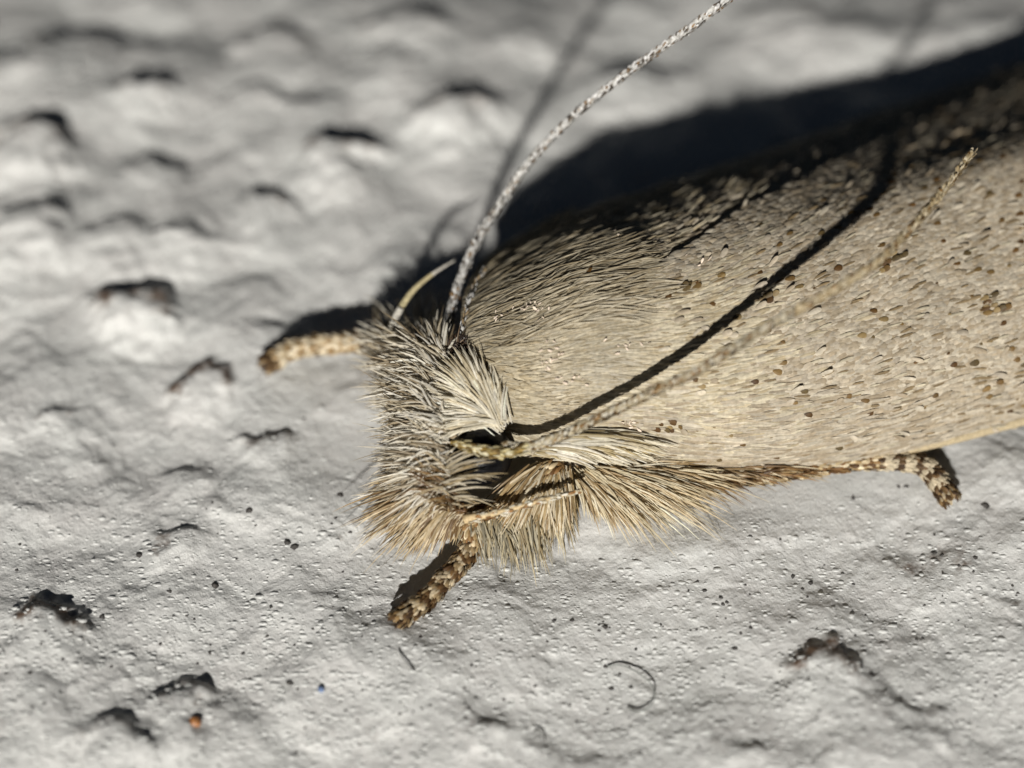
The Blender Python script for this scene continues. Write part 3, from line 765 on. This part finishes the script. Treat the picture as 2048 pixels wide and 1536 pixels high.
V, F_, _x = tube(sp2, [.10, .06, .045, .04, .01], seg=8, n=40)
mesh_obj('spur', V, F_, M_skin, L2, col=np.tile(srgb(206,182,140)*.85, (len(V), 1)))
Acc().add(tube_scales(sp2, [.10, .065, .045, .035, .01], 160, .12, .05, lambda t, th: pick(CRM+[srgb(150,110,66)], len(t), .12), lift=.2)).obj('spur_scales', M_scale, L2, kind='stuff')
# tuft under the wing
ac = Acc()
ac.add(groom([
  [((1155,960,.9),(1190,1045,.25)),((1165,960,.9),(1245,1062,.2)),((1175,958,.9),(1320,1078,.22)),((1190,955,.9),(1400,1060,.3)),((1215,952,.9),(1462,1032,.4)),((1255,948,.85),(1455,992,.45)),((1310,948,.8),(1470,966,.5))],
  [((1150,945,1.0),(1180,1000,.6)),((1165,942,1.0),(1220,1010,.6)),((1180,940,1.0),(1270,1010,.6)),((1200,940,1.0),(1320,1000,.65)),((1240,938,.95),(1370,980,.65)),((1280,938,.9),(1390,965,.65)),((1320,940,.8),(1440,952,.6))]],
  1900, [srgb(212,198,166), srgb(222,212,186), srgb(198,178,142), srgb(174,148,106)*.9, srgb(204,190,156)], w=(.022, .046), jr=.06, jt=.12, lj=.45, rootc=.85, roll=.4, nb=(0, -.9, .7)))
ac.add(groom([[((1300,950,.75),(1420,985,.5)),((1400,950,.7),(1500,975,.5)),((1480,950,.65),(1590,962,.5)),((1560,942,.6),(1660,948,.45))]], 150, GOLD+BROWN, w=(.025, .05), jt=.15))
ac.obj('leg_hair', M_hair, L3, kind='stuff')
# shoulder patch between collar, antenna and wing edge
Acc().add(groom([[((1060,900,1.5),(1150,925,1.3)),((1080,885,1.7),(1230,900,1.5)),((1100,875,1.8),(1260,870,1.8))],
                 [((1150,910,1.25),(1300,926,1.05)),((1170,895,1.4),(1330,905,1.3)),((1190,880,1.5),(1350,890,1.5))]],
   700, CRM+[srgb(190,172,130)*.85], w=(.04, .08), jt=.05, rootc=.8, lj=.4, roll=.25)).obj('shoulder_hair', M_hair, fw_near, kind='stuff')
# no true leg: dark olive tube painting the shaded crevice beside the fringe
mp = PA([(1128,935,1.0),(1142,975,.75),(1150,1015,.45)])
V, F_, _x = tube(mp, [.09, .13, .10], n=20)
mesh_obj('leg', V, F_, M_skin, moth, col=np.tile(srgb(120,104,66)*.7, (len(V), 1)), label='dark olive strip standing in for the shaded crevice below the shoulder')

# ------------------------------------------------------------------ things lying on the plaster
def tag(o, label, cat, group=None):
    o['label'] = label; o['category'] = cat
    if group: o['group'] = group
def fibre(pts, r, c, label):
    q = np.array([PG(x, y, dz) for x, y, dz in pts])
    V, F_, _x = tube(q, [r]*len(q), seg=6, n=60)
    o = mesh_obj('fibre', V, F_, plain('fibre', c, .5), None); tag(o, label, 'fibre', 'loose fibres on the plaster'); return o
fibre([(1215,1332,.03),(1240,1330,.06),(1270,1342,.10),(1300,1365,.12),(1309,1390,.12),(1300,1412,.10),(1278,1423,.06),(1255,1415,.04)], .014, (.24,.25,.23), 'curled grey fibre looped on the plaster below the moth')
fibre([(797,1300,.03),(806,1316,.05),(818,1330,.05),(828,1342,.03)], .014, (.2,.2,.19), 'short thin grey fibre just below the near foot')
fibre([(1068,1462,.03),(1078,1458,.05),(1088,1468,.06),(1090,1482,.03)], .014, (.1,.1,.09), 'small dark hooked fibre near the bottom edge of the picture')
def grain(px, py, r, c, label, seed, cat='grain', group=None):
    g = np.random.default_rng(seed)
    th = np.linspace(0, 2*np.pi, 10, endpoint=False); V = []
    for k, (zz, rr) in enumerate(((-.5, .6), (-.1, 1.), (.35, .9), (.75, .45))):
        for a_ in th: V.append([math.cos(a_)*rr*g.uniform(.8, 1.15), math.sin(a_)*rr*g.uniform(.8, 1.15), zz+g.uniform(-.1, .1)])
    k = 10; F = [[i*k+j, i*k+(j+1) % k, (i+1)*k+(j+1) % k, (i+1)*k+j] for i in range(3) for j in range(k)]
    F.append(list(range(k))[::-1]); F.append([3*k+j for j in range(k)])
    o = mesh_obj('grain', np.array(V)*r+PG(px, py, r*.35), F, plain('grain', c, .4), None, smooth=False)
    tag(o, label, cat, group); return o
grain(390, 1444, .115, (.38,.16,.05), 'rust orange sand grain beside a white lump near the bottom left', 1)
grain(642, 1378, .07, (.13,.18,.30), 'tiny blue grain on the plaster near the bottom', 2)
# small round blisters in the paint
bl_n = 6000; g = np.random.default_rng(9)
bx = g.uniform(0, 2048, bl_n*2); by = 1560-np.abs(g.normal(0, 330, bl_n*2))
keep = (by > 560) & ~((bx > 760) & (by < 1110) & (bx > 760)) | ((bx > 1480) & (by > 990)); bx = bx[keep][:bl_n]; by = by[keep][:bl_n]
bc = np.array([P(x, y, 0) for x, y in zip(bx, by)])
bc[:, 2] = [ground_z(x, y) for x, y in bc[:, :2]]
br = g.uniform(.018, .05, len(bc))*g.choice([.7, 1, 1.25], len(bc))
dome = [[0, 0, .62]]+[[math.cos(a)*.62, math.sin(a)*.62, .42] for a in np.arange(6)*math.pi/3]+[[math.cos(a+.5), math.sin(a+.5), -.25] for a in np.arange(6)*math.pi/3]
dF = [[0, 1+k, 1+(k+1) % 6] for k in range(6)]+[q for k in range(6) for q in ([1+k, 7+k, 1+(k+1) % 6], [7+k, 7+(k+1) % 6, 1+(k+1) % 6])]
dome = np.array(dome); sc3 = np.stack([br*g.uniform(1.0, 2.3, len(br)), br*.9, br*.55], -1)
Vd = (dome[None]*sc3[:, None]+bc[:, None]).reshape(-1, 3)
Fd = (np.array(dF)[None]+(np.arange(len(bc))*13)[:, None, None]).reshape(-1, 3)
o = mesh_obj('plaster_blisters', Vd, Fd, mg, None, col=np.tile([0, .8, 0], (len(Vd), 1)), kind='stuff'); o['label'] = 'tiny round blisters all over the white paint'
# loose dark specks
sv, sf, sn = [], [], 0
g = np.random.default_rng(5)
SPECK = [(1410,1181,5),(1443,1195,4),(1446,1208,5),(1145,1240,5),(1107,1240,4),(1209,1253,5),(1212,1332,4),(1223,1377,5),(1263,1374,4),(1620,1165,5),(1605,1178,4),(1585,1152,5),(1470,1297,5),(1797,972,4),(1813,972,5),(1706,995,6),(1970,1010,8),(1560,1078,4),(1500,1072,4),(500,1020,7),(680,990,7),(575,1085,9),(590,1092,7),(580,1365,6),(420,1305,5),(205,1232,6),(340,1182,5),(430,1170,8),(280,1110,8),(60,1345,5),(950,1395,4),(795,1255,7),(840,1275,4),(1870,1105,6),(1885,1110,5),(1950,1115,5),(1500,1255,5),(1720,1330,6),(1740,1350,7)]
for k in range(270):
    x = g.uniform(0, 2048); y = 1536-abs(g.normal(0, 260))-g.uniform(0, 120)
    if y < 700: continue
    if 700 < x < 2048 and y < 1130-(0 if x < 1500 else 80): continue
    SPECK.append((x, y, g.uniform(1.6, 3.6)))
for (x, y, r) in SPECK:
    c = PG(x, y, .01); r = r/100
    th = g.uniform(0, 6.28); n6 = 6
    rr = r*g.uniform(.6, 1.3, n6)
    ring = [[c[0]+math.cos(th+k*1.047)*rr[k]*1.3, c[1]+math.sin(th+k*1.047)*rr[k], c[2]-.01] for k in range(n6)]
    V = ring+[[c[0], c[1], c[2]+r*.5]]
    sv += V; sf += [[sn+k, sn+(k+1) % n6, sn+6] for k in range(n6)]; sn += 7
mesh_obj('dust', np.array(sv), sf, plain('dust', (.055,.05,.045), .7), None, smooth=False, kind='stuff')['label'] = 'dark specks of grit strewn over the plaster'
print('tris', sum(len(o.data.polygons) for o in bpy.data.objects if o.type == 'MESH'))
